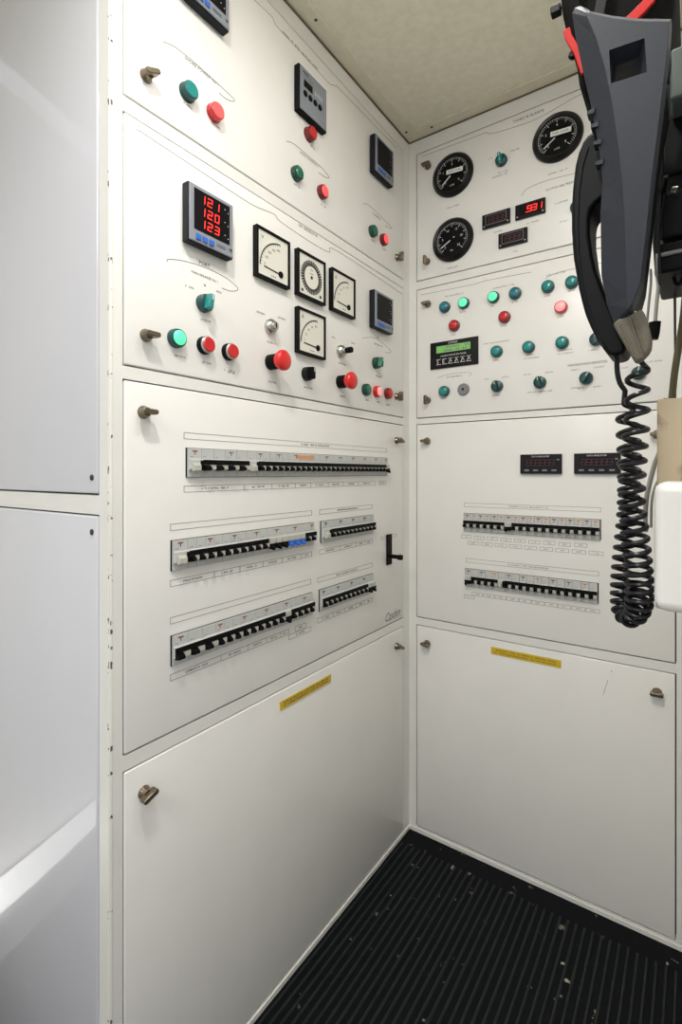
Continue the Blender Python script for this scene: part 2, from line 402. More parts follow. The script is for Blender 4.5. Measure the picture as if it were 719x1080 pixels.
def selector(p, u, v, ang=0, col='teal', dark='teal_dark', label=None, off=.012):
    if col not in _sel:
        b = MB().lathe([(.0150, 0), (.0150, .006), (.0142, .011), (.0125, .0122)], dark)
        h = MB(); h.rings([[(x, -.010, z) for x, z in ((-.0055, -.0125), (.0055, -.0125), (.0058, 0), (.0045, .0140), (-.0045, .0140), (-.0058, 0))],
                           [(x, -.024, z) for x, z in ((-.0040, -.0115), (.0040, -.0115), (.0042, 0), (.0032, .0128), (-.0032, .0128), (-.0042, 0))]], col, smooth=False)
        pt = MB().box(-.0007, .0007, -.0246, -.0238, .003, .0125, 'white')
        _sel[col] = (b.mesh('selector_switch'), bevmesh(h.mesh('handle'), .001), pt.mesh('pointer'))
    b, h, pt = _sel[col]; o = p.put(b, 'selector_switch', u, v, off, label)
    link('handle', h, o, rot=(0, ang, 0)); link('pointer', pt, o, rot=(0, ang, 0)); return o
def mushroom(p, u, v, label):
    x, z = p.px(u, v)
    b = MB().lathe([(.0150, 0), (.0150, .014), (.0140, .020)], 'black')
    o = link('emergency_stop_button', b, p.root, (x, p.front, z), label=label)
    link('mushroom_cap', MB().lathe([(.012, .016), (.0135, .022), (.0185, .028), (.0200, .033), (.0196, .037), (.016, .0405), (.009, .042), (.001, .0423)], 'mushroom', 36), o)
def keyswitch(p, u, v, label, key=False):
    o = p.put(MB().lathe([(.0150, 0), (.0150, .004), (.0135, .009), (.0105, .0120), (.0095, .0128)], 'silver'), 'key_switch', u, v, .008, label)
    link('key_barrel', MB().lathe([(.0080, .011), (.0080, .0165), (.0072, .0175)], 'silver').box(-.0008, .0008, -.0182, -.0172, -.0045, .0045, 'black'), o)
    if key: link('key', MB().lathe([(.0055, .017), (.0070, .021), (.0070, .032), (.0058, .034)], 'black'), o)
    return o
def digital96(p, u0, v0, digits=None, label=None, corner='tl', lit=False, sq=.0475, xz=None):
    x, z = xz if xz else p.px(u0, v0, .016)
    if not xz:
        x += sq if corner[1] == 'l' else -sq; z += -sq if corner[0] == 't' else sq
    b = MB().box(-.044, .044, -.017, 0, -.044, .044, 'bluegrey'); b.box(-sq, sq, -.017, -.012+.010, -sq, sq, 'bluegrey')
    o = link('digital_meter', b, p.root, (x, p.front, z), label=label, bevel=.0015)
    f = MB(); W = sq-.0015
    f.box(-W, W, -.0195, -.0168, -W, W, 'grey_bezel'); bz = link('bezel', f, o, bevel=.0015)
    s = MB(); s.box(-.0375, .0375, -.0203, -.0194, -.026, .0400, 'screen')
    for i in range(3): s.box(.026, .0275, -.0206, -.0203, .030-.022*i, .0315-.022*i, 'white'); s.box(.033, .0345, -.0206, -.0203, .026-.022*i, .0275-.022*i, 'white')
    link('screen', s, o)
    if digits:
        d = MB()
        for r, t in enumerate(digits):
            for i, ch in enumerate(t): seg7(d, ch, -.0255+i*.0150, (.0212-r*.0200), .0122, 'led' if lit else 'led_dim', -.0003)
        link('digits', d, o, (0, -.0204, 0))
    k = MB()
    for i in range(3): k.box(-.034+i*.0135, -.0245+i*.0135, -.0215, -.0190, -.0415, -.0330, 'blue')
    link('keys', k, o)
    t = MB(); t.add([(.036, -.0199, -.032), (.044, -.0199, -.032), (.040, -.0199, -.038)], [(0, 1, 2)], 'engrave_dark')
    for zz in (-.034, -.037): t.ribbon([(.010, zz), (.028, zz)], .0011, 'engrave_dark', y=-.0199)
    link('key_legend', t, o)
    return o
def analog96(p, x, z, kind='volt', label=None):
    b = MB()
    b.box(-.0475, .0475, -.0075, 0, -.0475, .0475, 'black')
    o = link('analog_meter', b, p.root, (x, p.front, z), label=label, bevel=.001)
    r = MB(); W = .0475; I = .0425
    for q in ((-W, W, I, W), (-W, W, -W, -I), (-W, -I, -I, I), (I, W, -I, I)): r.box(q[0], q[1], -.0110, -.0075, q[2], q[3], 'black')
    link('meter_rim', r, o)
    d = MB(); d.box(-I, I, -.0085, -.0075, -I, I, 'dial')
    Y = -.0088
    if kind == 'sync':
        for i in range(36):
            a = 2*PI*i/36; r0, r1 = .0260, .0335
            d.ribbon([(r0*math.cos(a), r0*math.sin(a)), (r1*math.cos(a), r1*math.sin(a))], .0042, 'engrave_dark', y=Y)
        for rr, k in ((.0355, 'engrave'), (.0240, 'engrave')):
            d.ribbon([(rr*math.cos(2*PI*i/40), rr*math.sin(2*PI*i/40)) for i in range(40)], .0005, k, y=Y, close=True)
        put_text(d, 'Hz', 0, .016, .007, 'engrave_dark', y=Y)
        d.ribbon([(-.006, .008), (.006, .008)], .001, 'engrave_dark', y=Y)
        d.lathe([(.0035, .0084), (.0035, .0095)], 'engrave_dark', 16)
        for x_, z_ in ((.031, -.033), (-.031, -.034)): d.lathe([(.0035, .0084), (.0035, .0090)], 'engrave_dark', 12, c=(x_, 0, z_))
        link('dial_face', d, o)
    else:
        cx, cz, R = .021, -.026, .0575
        arc = [(cx-R*math.cos(a), cz+R*math.sin(a)) for a in [math.radians(4+84*i/24) for i in range(25)]]
        d.ribbon(arc, .0025, 'engrave_dark', y=Y)
        for i in range(0, 25, 2):
            a = math.radians(4+84*i/24)
            d.ribbon([(cx-R*math.cos(a), cz+R*math.sin(a)), (cx-(R-.004)*math.cos(a), cz+(R-.004)*math.sin(a))], .0007, 'engrave_dark', y=Y)
        for i, t in enumerate(('0', '100', '200', '300', '400') if kind == 'volt' else ('0', '20', '40', '60', '80')):
            a = math.radians(10+72*i/4)
            put_text(d, t, cx-(R-.012)*math.cos(a), cz+(R-.012)*math.sin(a), .0068, 'engrave_dark', y=Y)
        put_text(d, 'V' if kind == 'volt' else 'A', -.030, .030, .012, 'engrave_dark', y=Y)
        for q in (.026, .031, .036): d.ribbon([(q-.03, -.036), (q-.029, -.0355)], .002, 'engrave_dark', y=Y)
        link('dial_face', d, o)
        n = MB(); n.ribbon([(cx, cz), (cx-.046, cz+.0025)], .0019, 'engrave_dark', y=-.0098); n.lathe([(.0065, .0085), (.0062, .0105), (.003, .011)], 'black', 20, c=(cx, 0, cz))
        link('needle', n, o)
    return o
def gauge(p, u, v, label, tagtxt=None, needle=-150, numbers=None, ttl=None):
    R = .0585; x, z = (u, v)
    o = link('round_gauge', MB().lathe([(R, 0), (R, .006), (R-.003, .012), (R-.008, .0150), (R-.0125, .0135), (R-.0135, .009)], 'gloss_black', 56, cap=False), p.root, (x, p.front, z), label=label)
    d = MB(); d.lathe([(R-.0125, .0085), (R-.0125, .0087)], 'black', 48); Y = -.0090
    for i in range(41):
        a = math.radians(225-270*i/40); big = i % 5 == 0; r1 = .0425; r0 = .0345 if big else .0385
        d.ribbon([(r0*math.cos(a), r0*math.sin(a)), (r1*math.cos(a), r1*math.sin(a))], .0012 if big else .0006, 'white', y=Y)
    d.ribbon([(.0437*math.cos(math.radians(225-270*i/40)), .0437*math.sin(math.radians(225-270*i/40))) for i in range(41)], .0005, 'white', y=Y)
    for i, t in enumerate(numbers or []):
        a = math.radians(225-270*i/(len(numbers)-1)); put_text(d, t, .0275*math.cos(a), .0275*math.sin(a), .0085, 'white', y=Y)
    put_text(d, ttl or '', 0, -.030, .0065, 'white', y=Y)
    link('dial_face', d, o)
    n = MB(); a = math.radians(needle); n.ribbon([(-.008*math.cos(a), -.008*math.sin(a)), (.036*math.cos(a), .036*math.sin(a))], .0022, 'white', y=-.0112)
    n.lathe([(.0055, .0085), (.0055, .0125), (.003, .013)], 'black', 20)
    link('needle', n, o)
    if tagtxt:
        t = MB().box(-.0235, .0235, -.0158, -.0145, -.0058, .0058, 'white'); put_text(t, tagtxt, 0, 0, .0075, 'engrave_dark', y=-.0160)
        link('name_tag', t, o, (.010, 0, .0035), rot=(0, math.radians(4), 0), label='white name strip stuck across the dial')
    return o
def smalldisp(p, x, z, digits, label, lit=False):
    o = link('digital_display', MB().box(-.0365, .0365, -.007, 0, -.0185, .0185, 'gloss_black'), p.root, (x, p.front, z), label=label, bevel=.0012)
    link('screen', MB().box(-.026, .026, -.0078, -.0068, -.010, .0125, 'screen_red' if not lit else 'screen'), o)
    fr = MB(); 
    for q in ((-.027, .027, .0125, .0135), (-.027, .027, -.011, -.010), (-.027, -.026, -.010, .0125), (.026, .027, -.010, .0125)): fr.box(q[0], q[1], -.0082, -.0068, q[2], q[3], 'midgrey' if not lit else 'screen_red')
    link('screen_frame', fr, o)
    d = MB()
    for i, ch in enumerate(digits): seg7(d, ch, -.019+i*.0125, -.0065, .0140, 'led' if lit else 'led_dim', -.0003)
    if lit: d.ribbon([(-.0085, -.0068), (-.0070, -.0068)], .0018, 'led')
    link('digits', d, o, (0, -.0080, 0))
    for sx in (-.031, .031):
        link('screw', MB().lathe([(.0022, .0065), (.0020, .0082)], 'silver', 10), o, (sx, 0, -.0135))
    return o
BW = .0176
def m_breaker(kind, wd, mark):
    g = .0004; a, b = g, wd-g; body = 'lightgrey'
    m = MB(); prof = [(0, .0), (0, -.004), (.011, -.004), (.0125, -.009), (.0285, -.009), (.030, -.0045), (.047, -.0045), (.047, 0)]
    m.rings([[(a, y, z) for z, y in prof], [(b, y, z) for z, y in prof]], body, smooth=False)
    if mark:
        m.ribbon([(wd*.5-.004, .0425), (wd*.5+.004, .0425)], .0024, mark, y=-.0048); m.ribbon([(wd*.5, .0425), (wd*.5, .037)], .0018, mark, y=-.0048)
    m.ribbon([(a+.004, .0335), (a+.009, .0335)], .0009, 'midgrey', y=-.0048)
    l = MB(); tw = wd*.50
    if kind == 'on':
        l.box(a, b, -.0112, -.0088, .0205, .0285, 'black'); l.box(a+tw+.0006, b-.0006, -.0125, -.0088, .0125, .0195, 'palegrey')
        l.rings([[(x_, -.0088, z_) for x_, z_ in ((a, .0100), (a+tw, .0100), (a+tw, .0200), (a, .0200))], [(x_, -.0175, z_) for x_, z_ in ((a+.001, .0115), (a+tw-.001, .0115), (a+tw-.001, .0160), (a+.001, .0160))]], 'black', smooth=False)
    elif kind in ('offblack', 'offblue', 'offgreen'):
        base = {'offblack': 'black', 'offblue': 'blue', 'offgreen': 'green_dark'}[kind]
        l.box(a, b, -.0120, -.0088, .0085, .0185, base)
        l.rings([[(x_, -.0120, z_) for x_, z_ in ((a+.002, .0085), (a+tw, .0085), (a+tw, .0150), (a+.002, .0150))], [(x_, -.019, z_) for x_, z_ in ((a+.003, .0065), (a+tw-.001, .0065), (a+tw-.001, .0115), (a+.003, .0115))]], base, smooth=False)
        l.box(a+.002, b-.003, -.0125, -.0088, .0185, .0275, 'palegrey' if kind != 'offgreen' else 'green')
    else:   # wide residual current device with a pale lever
        l.rings([[(x_, -.0088, z_) for x_, z_ in ((a+.004, .0090), (b-.006, .0090), (b-.006, .0230), (a+.004, .0230))], [(x_, -.0150, z_) for x_, z_ in ((a+.005, .0110), (b-.008, .0110), (b-.008, .0190), (a+.005, .0190))]], 'palegrey', smooth=False)
        l.box(b-.005, b, -.0120, -.0088, .0110, .0270, 'black')
    return m.mesh('circuit_breaker'), l.mesh('lever')
_br = {}
def breaker(p, x, z, kind='on', wd=BW, mark=None, label=None):
    key = (kind, round(wd, 4), mark)
    if key not in _br: _br[key] = m_breaker(kind, wd, mark)
    b, l = _br[key]
    o = link('circuit_breaker', b, p.root, (x, p.front-.0006, z), label=label); link('lever', l, o); return o
def row(p, s0, s1, ztop, kinds, marks):
    """kinds: list of (kind, relative width); fills the window s0..s1"""
    x0, x1 = s0-p.s0, s1-p.s0; zt = ztop-p.z0; zb = zt-.0485
    fr = MB(); fr.box(x0, x1, -.0006, 0, zb, zt, 'black')
    t = .0012
    fr.box(x0, x1, -.0018, -.0006, zt-t, zt, 'black'); fr.box(x0, x0+t, -.0018, -.0006, zb, zt-t, 'black'); fr.box(x1-t, x1, -.0018, -.0006, zb, zt-t, 'black'); fr.box(x0+t, x1-t, -.0018, -.0006, zb, zb+t*.6, 'black')
    link('breaker_window', fr, p.root, (0, p.front, 0))
    tot = sum(k[1] for k in kinds); sc = (x1-x0-2*t-.001)/tot; x = x0+t+.0005
    for i, (k, wd) in enumerate(kinds):
        lb = {'on': None, 'offblack': 'breaker with its black lever down', 'offblue': 'breaker with a blue lever', 'offgreen': 'breaker with a green lever', 'rcd': 'wide breaker with a pale lever'}[k]
        breaker(p, x, zb+.0008, k, wd*sc, marks[i % len(marks)] if marks else None, lb); x += wd*sc
def bar(p, s0, s1, ztop, h=.010, text=None, cells=(), wd=.0007, scr_=True):
    p.rect(s0-p.s0, s1-p.s0, ztop-h-p.z0, ztop-p.z0, wd, cells=[c-p.s0 for c in cells])
    if text: scribble(p.eng, (s0+s1)/2-p.s0+text, ztop-h/2-p.z0, min(.10, (s1-s0)*.4), h*.36)
    if cells:
        cs = [s0]+list(cells)+[s1]
        for a, b in zip(cs[:-1], cs[1:]): scribble(p.eng, (a+b)/2-p.s0, ztop-h/2-p.z0, (b-a)*.45, h*.34)

# ============ wall A ============
A1 = Panel('A', OA[0], 'top left white panel with two dark digital meters and a grey controller', )
digital96(A1, 241.0, 35, None, 'dark digital meter cut by the top of the photo', corner='br')
x, z = A1.px(314.6, 65.7, .012)
o = link('generator_controller', MB().box(-.0475, .0475, -.013, 0, -.0475, .0475, 'black'), A1.root, (x+.0475, A1.front, z-.0475), label='square controller with grey face and four round keys', bevel=.0012)
f = MB().box(-.0440, .0440, -.0142, -.0128, -.0440, .0440, 'grey_bezel')
f.box(-.032, -.004, -.0150, -.0140, .008, .022, 'screen')
put_text(f, 'STOP  RUN', -.018, .030, .006, 'engrave_dark', y=-.0144); f.ribbon([(-.034, .037), (-.018, .037)], .003, 'engrave_dark', y=-.0144)
for i in range(5): f.ribbon([(.006+i*.006, .019), (.006+i*.006, .011)], .0012, 'white', y=-.0144)
f.ribbon([(.014, -.034), (.032, -.034)], .004, 'midgrey', y=-.0144)
link('face_plate', f, o)
for i in range(4): link('key', MB().lathe([(.0062, .0140), (.0060, .0160), (.004, .0166)], 'black', 18), o, (-.028+i*.0165, 0, -.006))
digital96(A1, 394, 139.5, None, 'dark digital meter near the corner', xz=(1.137-A1.s0, 1.844-A1.z0))
latch(A1, 157, 78, math.radians(-25)); latch(A1, 421, 271, math.radians(95))
pilot(A1, 200, 96, label='unlit green indicator light by the left latch', kind='flat'); pilot(A1, 228, 118, 'red_lit', 'red', 'lit red indicator light by the left latch', kind='flat')
pilot(A1, 328, 141, 'red', 'red_dark', 'red indicator light under the grey controller', kind='flat')
pilot(A1, 314.5, 182.5, 'green', 'green_dark', 'dark green indicator light below the grey controller'); pilot(A1, 341.5, 202, 'red_lit', 'red_dark', 'red indicator light below the grey controller')
pilot(A1, 394.5, 243.5, 'green', 'green_dark', 'dark green indicator light near the corner'); pilot(A1, 406, 252.5, 'red_lit', 'red_dark', 'lit red indicator light near the corner')
A1.smooth_line([(172, 44), (185, 50), (205, 66), (225, 84), (240, 98), (247, 105), (245, 107), (238, 104), (231, 98)], .0011)
A1.text('SHORE POWER No 1', 213, 75.5, .0078, shear=.1)
A1.smooth_line([(302, 149), (310, 152), (328, 167), (340, 178), (347, 187), (343, 187), (336, 182)], .0011); A1.text('SHORE POWER No 2', 326, 168, .0068)
A1.smooth_line([(383, 215), (388, 216), (400, 227), (409, 236), (413, 241), (409, 240), (406, 238)], .0010); A1.scr(397, 228, .04, .004)
for q in ((199, 112), (228, 133), (329, 155), (313, 196), (341, 217), (393, 254), (405, 263)): A1.scr(q[0], q[1], .020, .003)
A1.line([(262, -6), (287, 18)]); A1.line([(287, 18), (291, 27)]); A1.line([(291, 27), (348, 89)]); A1.line([(348, 89), (355, 91)]); A1.line([(355, 91), (418, 156)])
A1.scr(318, 55, .12, .005)
A1.finish()

A2 = Panel('A', OA[1], 'white generator panel with red 121 120 123 readout and four analogue meters')
digital96(A2, 197.8, 190, ('121', '120', '123'), 'digital meter reading 121 120 123 in red', lit=True)
digital96(A2, 394.3, 303.8, None, 'unlit digital meter near the corner', xz=(1.135-A2.s0, 1.449-A2.z0))
for (yy, zz, kd, lb) in ((.7245, 1.4490, 'volt', 'leftmost analogue meter with a curved scale'), (.844, 1.4485, 'sync', 'analogue meter with a full ring of marks'), (.9635, 1.4485, 'amp', 'analogue meter right of the ring-dial meter'), (.8445, 1.3285, 'amp', 'lower analogue meter under the ring-dial meter')):
    analog96(A2, yy-A2.s0, zz-A2.z0, kd, lb)
latch(A2, 157, 353, 0); latch(A2, 420.5, 418, math.radians(90))
selector(A2, 219, 319, math.radians(10), label='teal selector switch under the red readout')
pilot(A2, 188, 356.5, 'teal_lit', 'teal_dark', 'lit green indicator light')
pilot(A2, 218, 364, 'red', kind='push', label='left red push button', name='push_button'); pilot(A2, 243.5, 371, 'red', kind='push', label='right red push button', name='push_button')
keyswitch(A2, 287.5, 344, 'silver key switch without key'); keyswitch(A2, 361.5, 370.3, 'silver key switch with black key', key=True)
mushroom(A2, 284.8, 382.3, 'left red mushroom stop button'); mushroom(A2, 358, 403, 'right red mushroom stop button')
selector(A2, 327, 394, 0, 'black', 'gloss_black', 'black selector switch between the stop buttons')
selector(A2, 399.5, 382.5, math.radians(10), 'green', 'green_dark', 'green selector switch near the corner')
pilot(A2, 387.5, 411, 'green', 'green_dark', 'dark green indicator light in the corner row'); pilot(A2, 399, 413, 'pink_lit', 'red', 'lit pink indicator light in the corner row'); pilot(A2, 410.5, 415, 'red', 'red_dark', 'red indicator light in the corner row')
A2.smooth_line([(176, 276), (178, 273.5), (195, 275.5), (218, 283), (238, 293), (249, 302), (250, 306), (243, 307), (234, 304)], .0010)
A2.text('PORT', 215.5, 279, .0095); A2.text('MAIN BREAKER No 1', 216, 292, .0062)
A2.smooth_line([(382, 356.5), (393, 356), (402, 361), (410, 368), (412, 371.5), (406, 372)], .0009); A2.text('STBD', 398, 356, .007); A2.scr(399, 364, .045, .0035)
A2.smooth_line([(144, 136), (240, 199.5), (268, 217), (289, 226), (296, 234), (330, 257), (347, 266), (356, 265), (424, 310)], .0010)
A2.text('24V GENERATOR', 325, 243.5, .0085)
for q, wd in (((200, 303), .018), ((216, 301), .004), ((231, 308), .012), ((217, 338), .022), ((190, 376), .020), ((218, 383), .020), ((242, 391), .026), ((243, 393), .02), ((275, 330), .022), ((297, 336), .022), ((287, 362), .03), ((287, 403), .024), ((325, 409), .03), ((352, 356), .018), ((372, 362), .016), ((361, 384), .03), ((361, 418), .024), ((399, 397), .03), ((387, 422), .016), ((399, 424), .016), ((409, 427), .022)):
    A2.scr(q[0], q[1], wd, .0032)
A2.finish()

A3 = Panel('A', OA[2], 'white breaker panel with five rows of breakers under the analogue meters', 'breaker_panel', 'breaker panel')
on = ('on', 1); rc = ('rcd', 1.5); on15 = ('on', 1.5)
row(A3, .525, 1.178, 1.0725, [rc]+[on15]*4+[('rcd', 1.4)]+[on]*26+[('on', 1)]*1+[('offblack', 1)], ['engrave_red', None, None, 'engrave', None, None])
row(A3, .496, .860, .9245, [rc]+[on]*10+[('offblack', 1)]*3+[('offblue', 1)]*3+[on]*2, ['engrave_red', None, None])
row(A3, .496, .855, .7735, [on15]*3+[on]*4+[on, on, on]+[on]*2+[('offblack', 1)]+[on]*4, ['engrave_red', None, None])
row(A3, .885, 1.106, .9245, [rc]+[on]*11, ['engrave_dark', None, None])
row(A3, .880, 1.106, .7735, [on]*10+[('offblack', 1)]*2, ['engrave_dark', None, None])
link('breaker_marking', MB().box(.800-A3.s0, .855-A3.s0, -.0008, 0, 1.0615-A3.z0, 1.0680-A3.z0, 'orange'), A3.root, (0, A3.front-.0052, 0), label='orange strip above the top breaker row')
bar(A3, .522, 1.178, 1.097, text=.02); bar(A3, .522, 1.118, 1.010, cells=(.655, .730, .800, .852, .915, .975, 1.040)); bar(A3, 1.140, 1.175, 1.010, cells=(1.157,))
bar(A3, .496, .855, .950, text=.0); bar(A3, .496, .855, .861, cells=(.585, .645, .705, .760, .82))
bar(A3, .496, .852, .802, text=.0); bar(A3, .496, .780, .712, cells=(.60, .665, .715, .755)); bar(A3, .800, .835, .712, text=.001); bar(A3, .780, .852, .700, text=.001)
bar(A3, .883, 1.105, .950, text=.001); bar(A3, .883, 1.105, .861, cells=(.96, 1.03, 1.07))
bar(A3, .876, 1.105, .800, text=.001); bar(A3, .876, 1.105, .711, cells=(.935, .98, 1.03, 1.07))
bar(A3, 1.150, 1.232, .862, h=.007, text=.001)
# slotted disconnect handle
x, z = A3.px(409.6, 579); o = link('disconnect_switch', MB().box(-.013, .013, -.004, 0, -.042, .040, 'black'), A3.root, (x, A3.front, z), label='black slot plate with a protruding lever', bevel=.001)
h = MB(); h.box(-.005, .005, -.034, -.003, -.024, -.014, 'black'); h.box(-.006, .006, -.042, -.030, -.026, -.013, 'black'); link('lever', h, o, bevel=.0015)
latch(A3, 154.5, 434.5, 0); latch(A3, 420.5, 464.5, math.radians(20))
x, z = A3.px(413.5, 648); put_text(A3.eng, 'Casdon', x, z-.002, .032, 'engrave', shear=.5, tilt=.02, sx=.85)
A3.line([(409, 655.5), (423, 649)], .0006)
A3.finish()

A4 = Panel('A', OA[3], 'plain white lower panel on the left wall under the five breaker rows', 'access_panel', 'panel', paint='paint')
latch(A4, 155, 837.5, math.radians(-20)); latch(A4, 420.5, 682, math.radians(30))
y = MB().box(.752-A4.s0, .924-A4.s0, -.0015, 0, .556-A4.z0, .5735-A4.z0, 'yellow')
for zz in (.568, .562): scribble(y, .838-A4.s0, zz-A4.z0, .15, .0034, 'engrave_dark', y=-.0018)
yo = link('warning_strip', y, A4.root, (0, A4.front, 0), label='yellow lettered strip')
for v_ in yo.data.vertices:
    pass
A4.finish()

# ============ wall B ============
B1 = Panel('B', OB[0], 'white gauge panel with three round black gauges and small red displays')
gauge(B1, -.544-B1.s0, 1.850-B1.z0, 'upper left round gauge with a white strip', 'MAIN FUEL', -140, ('0', '1', '2', '3', '4'), 'x100')
gauge(B1, -.544-B1.s0, 1.672-B1.z0, 'lower left round gauge without a strip', None, -150, ('0', '5', '10', '15', '20', '25'), 'bar')
gauge(B1, -.274-B1.s0, 1.850-B1.z0, 'round gauge beside the telephone handset', 'FUEL LEVEL', -145, ('0', '2', '4', '6', '8'), 'x100')
smalldisp(B1, -.424-B1.s0, 1.694-B1.z0, '8888', 'upper left unlit red display')
smalldisp(B1, -.338-B1.s0, 1.694-B1.z0, ' 931', 'red display lit with digits', lit=True)
smalldisp(B1, -.381-B1.s0, 1.633-B1.z0, '8888', 'lower unlit red display')
selector(B1, 527.5, 167.5, math.radians(-8), label='teal selector switch between the gauges')
selector(B1, 607.5, 217, math.radians(-8), label='selector switch behind the handset')
latch(B1, 450, 174, math.radians(0)); latch(B1, 449, 275, math.radians(90))
B1.smooth_line([(445, 165), (500, 144.5), (512, 140), (520, 140.5), (560, 128), (590, 112), (607, 102), (625, 95)], .0010)
B1.text('TANKS & ALARMS', 557, 122.5, .0095)
B1.smooth_line([(550, 206), (556, 199), (575, 191), (605, 183), (625, 178)], .0010); B1.text('CLUTCH AIR PRESSURE', 593, 195.5, .0075)
for q, wd in (((477, 218), .04), ((477, 282), .03), ((588, 181), .045), ((517, 167), .012), ((543, 158), .022), ((530, 181), .03), ((527, 185), .04), ((525, 244), .022), ((562, 234), .03), ((543, 265), .02), ((592, 213), .03), ((595, 233), .02)): B1.scr(q[0], q[1], wd, .0035)
B1.finish()

B2 = Panel('B', OB[1], 'white alarm panel with green screen and rows of teal lights')
for u, v, l, b, lb in ((468.2, 323.5, 'teal_blue', 'teal_dark', 'first unlit teal indicator light of the upper row'), (488.4, 319.3, 'teal_lit', 'teal_dark', 'first lit green indicator light of the upper row'),
    (519.7, 313, 'teal_lit', 'teal_dark', 'second lit green indicator light of the upper row'), (542.6, 308.9, 'teal_blue', 'teal_dark', 'unlit indicator light right of the second lit green one'),
    (577.2, 301.7, 'teal', 'teal_dark', 'unlit teal indicator light nearly above the pink one'), (602.5, 297, 'teal', 'teal_dark', 'teal indicator light touched by the handset outline'),
    (478.3, 343, 'red', 'red_dark', 'red indicator light above the green screen'), (531.3, 334, 'red', 'red_dark', 'middle red indicator light'), (591, 323.5, 'pink_lit', 'red', 'lit pink indicator light'),
    (523, 370.4, 'teal', 'teal_dark', 'teal indicator light right of the green screen'), (556.7, 365.8, 'teal', 'teal_dark', 'middle teal indicator light of the lower row'), (592.2, 360.9, 'teal', 'teal_dark', 'right teal indicator light of the lower row'),
    (467.6, 412.6, 'teal', 'teal_dark', 'teal indicator light below the green screen')):
    pilot(B2, u, v, l, b, lb)
for u, v, a, lb in ((523, 407, -10, 'left selector switch of the bottom row'), (568.3, 402.8, -12, 'middle selector switch of the bottom row'), (617.3, 398.2, 35, 'right selector switch of the bottom row'), (673, 393, 10, 'selector switch behind the coiled cord'), (628, 357, 0, 'selector switch behind the handset tip')):
    selector(B2, u, v, math.radians(a), 'teal_dark', 'teal_dark', lb)
x, z = B2.px(488.8, 410.8); o = link('buzzer', MB().lathe([(.0165, 0), (.0165, .003), (.0150, .006), (.012, .0065)], 'midgrey', 32), B2.root, (x, B2.front, z), label='grey round buzzer')
link('buzzer_hole', MB().lathe([(.0032, .0062), (.0032, .0068)], 'black', 16), o)
l = MB().box(-.0695, .0695, -.004, 0, -.0372, .0372, 'gloss_black')
o = link('alarm_display', l, B2.root, (-.5415-B2.s0, B2.front, 1.3598-B2.z0), label='black display unit with a green screen', bevel=.001)
s = MB().box(-.050, .048, -.0050, -.0038, .006, .025, 'lcd')
for r_ in (.0195, .011):
    for i in range(14):
        if random.random() < .7: s.box(-.047+i*.0067, -.0425+i*.0067, -.0054, -.0050, r_-.0025, r_+.0025, 'midgrey')
link('screen', s, o)
t = MB(); put_text(t, 'LUMARK', -.001, .0305, .0070, 'white', y=-.0046); put_text(t, 'ALARM MONITOR PANEL', 0, -.0035, .0066, 'white', y=-.0046)
for i, ch in enumerate('SE'): put_text(t, ch, -.046+i*.0165, -.019, .014, 'white', y=-.0046)
for i in range(6):
    xx = -.050+i*.0175; t.ribbon([(xx, -.012), (xx+.012, -.012)], .0010, 'white', y=-.0046); t.ribbon([(xx, -.026), (xx+.013, -.026)], .0012, 'white', y=-.0046)
    if i > 1: t.ribbon([(xx+.002, -.024), (xx+.006, -.015), (xx+.010, -.021)], .0016, 'white', y=-.0046)
link('screen_lettering', t, o)
latch(B2, 449.8, 320, 0); latch(B2, 449.6, 422, math.radians(90))
B2.line([(444, 311), (500, 300)]); B2.line([(500, 300), (512, 296)]); B2.line([(512, 296), (560, 287)]); B2.smooth_line([(575, 294), (590, 287), (640, 276)], .0009)
B2.text('NAVIGATION REMOTES', 619, 383.5, .0080)
for q, wd in (((479, 311), .055), ((531, 302), .055), ((585, 289), .05), ((469, 333), .014), ((488, 329), .018), ((478, 353), .014), ((519, 323), .014), ((543, 318.5), .016), ((531, 344), .016), ((577, 312), .016), ((603, 307), .016), ((591, 334), .016), ((523, 361), .07), ((523, 380), .016), ((560, 374), .022), ((561, 377.5), .04), ((596, 369), .036), ((596, 372.5), .036), ((468, 420), .014), ((513, 400), .014), ((533, 397.5), .018), ((523, 417), .022), ((556, 395), .018), ((579, 392.5), .018), ((569, 413), .06), ((606, 390), .022), ((631, 387), .026), ((607, 409), .02), ((630, 407.5), .02), ((657, 388), .02), ((690, 381), .03), ((660, 404), .02), ((626, 369), .022)):
    B2.scr(q[0], q[1], wd, .0032)
B2.scr(612, 409.5, .014, .004, 'engrave_red')
B2.smooth_line([(461, 399), (470, 395.5), (485, 393), (497, 393.5), (494, 397)], .0008); B2.scr(479, 397, .045, .004)
B2.finish()

B3 = Panel('B', OB[2], 'white breaker panel with two black readouts behind the coiled cord', 'breaker_panel', 'breaker panel')
for xx, lb in ((-.3125, 'left black readout'), (-.187, 'right black readout')):
    o = link('digital_meter', MB().box(-.049, .049, -.009, 0, -.0243, .0243, 'gloss_black'), B3.root, (xx-B3.s0, B3.front, 1.0535-B3.z0), label=lb, bevel=.0015)
    link('screen', MB().box(-.037, .034, -.0098, -.0088, -.0065, .0135, 'screen_red'), o)
    d = MB()
    for i in range(6): seg7(d, '8', -.0335+i*.0110, -.004, .0145, 'led_dim', -.0003)
    link('digits', d, o, (0, -.0099, 0))
    k = MB()
    for i in range(4): k.box(-.038+i*.0215, -.027+i*.0215, -.0108, -.0088, -.0175, -.0135, 'midgrey')
    link('keys', k, o)
    t = MB(); put_text(t, 'DATA INDICATOR', 0, .0185, .0050, 'white', y=-.0094); t.box(.038, .044, -.0096, -.0088, .009, .012, 'midgrey'); link('meter_lettering', t, o)
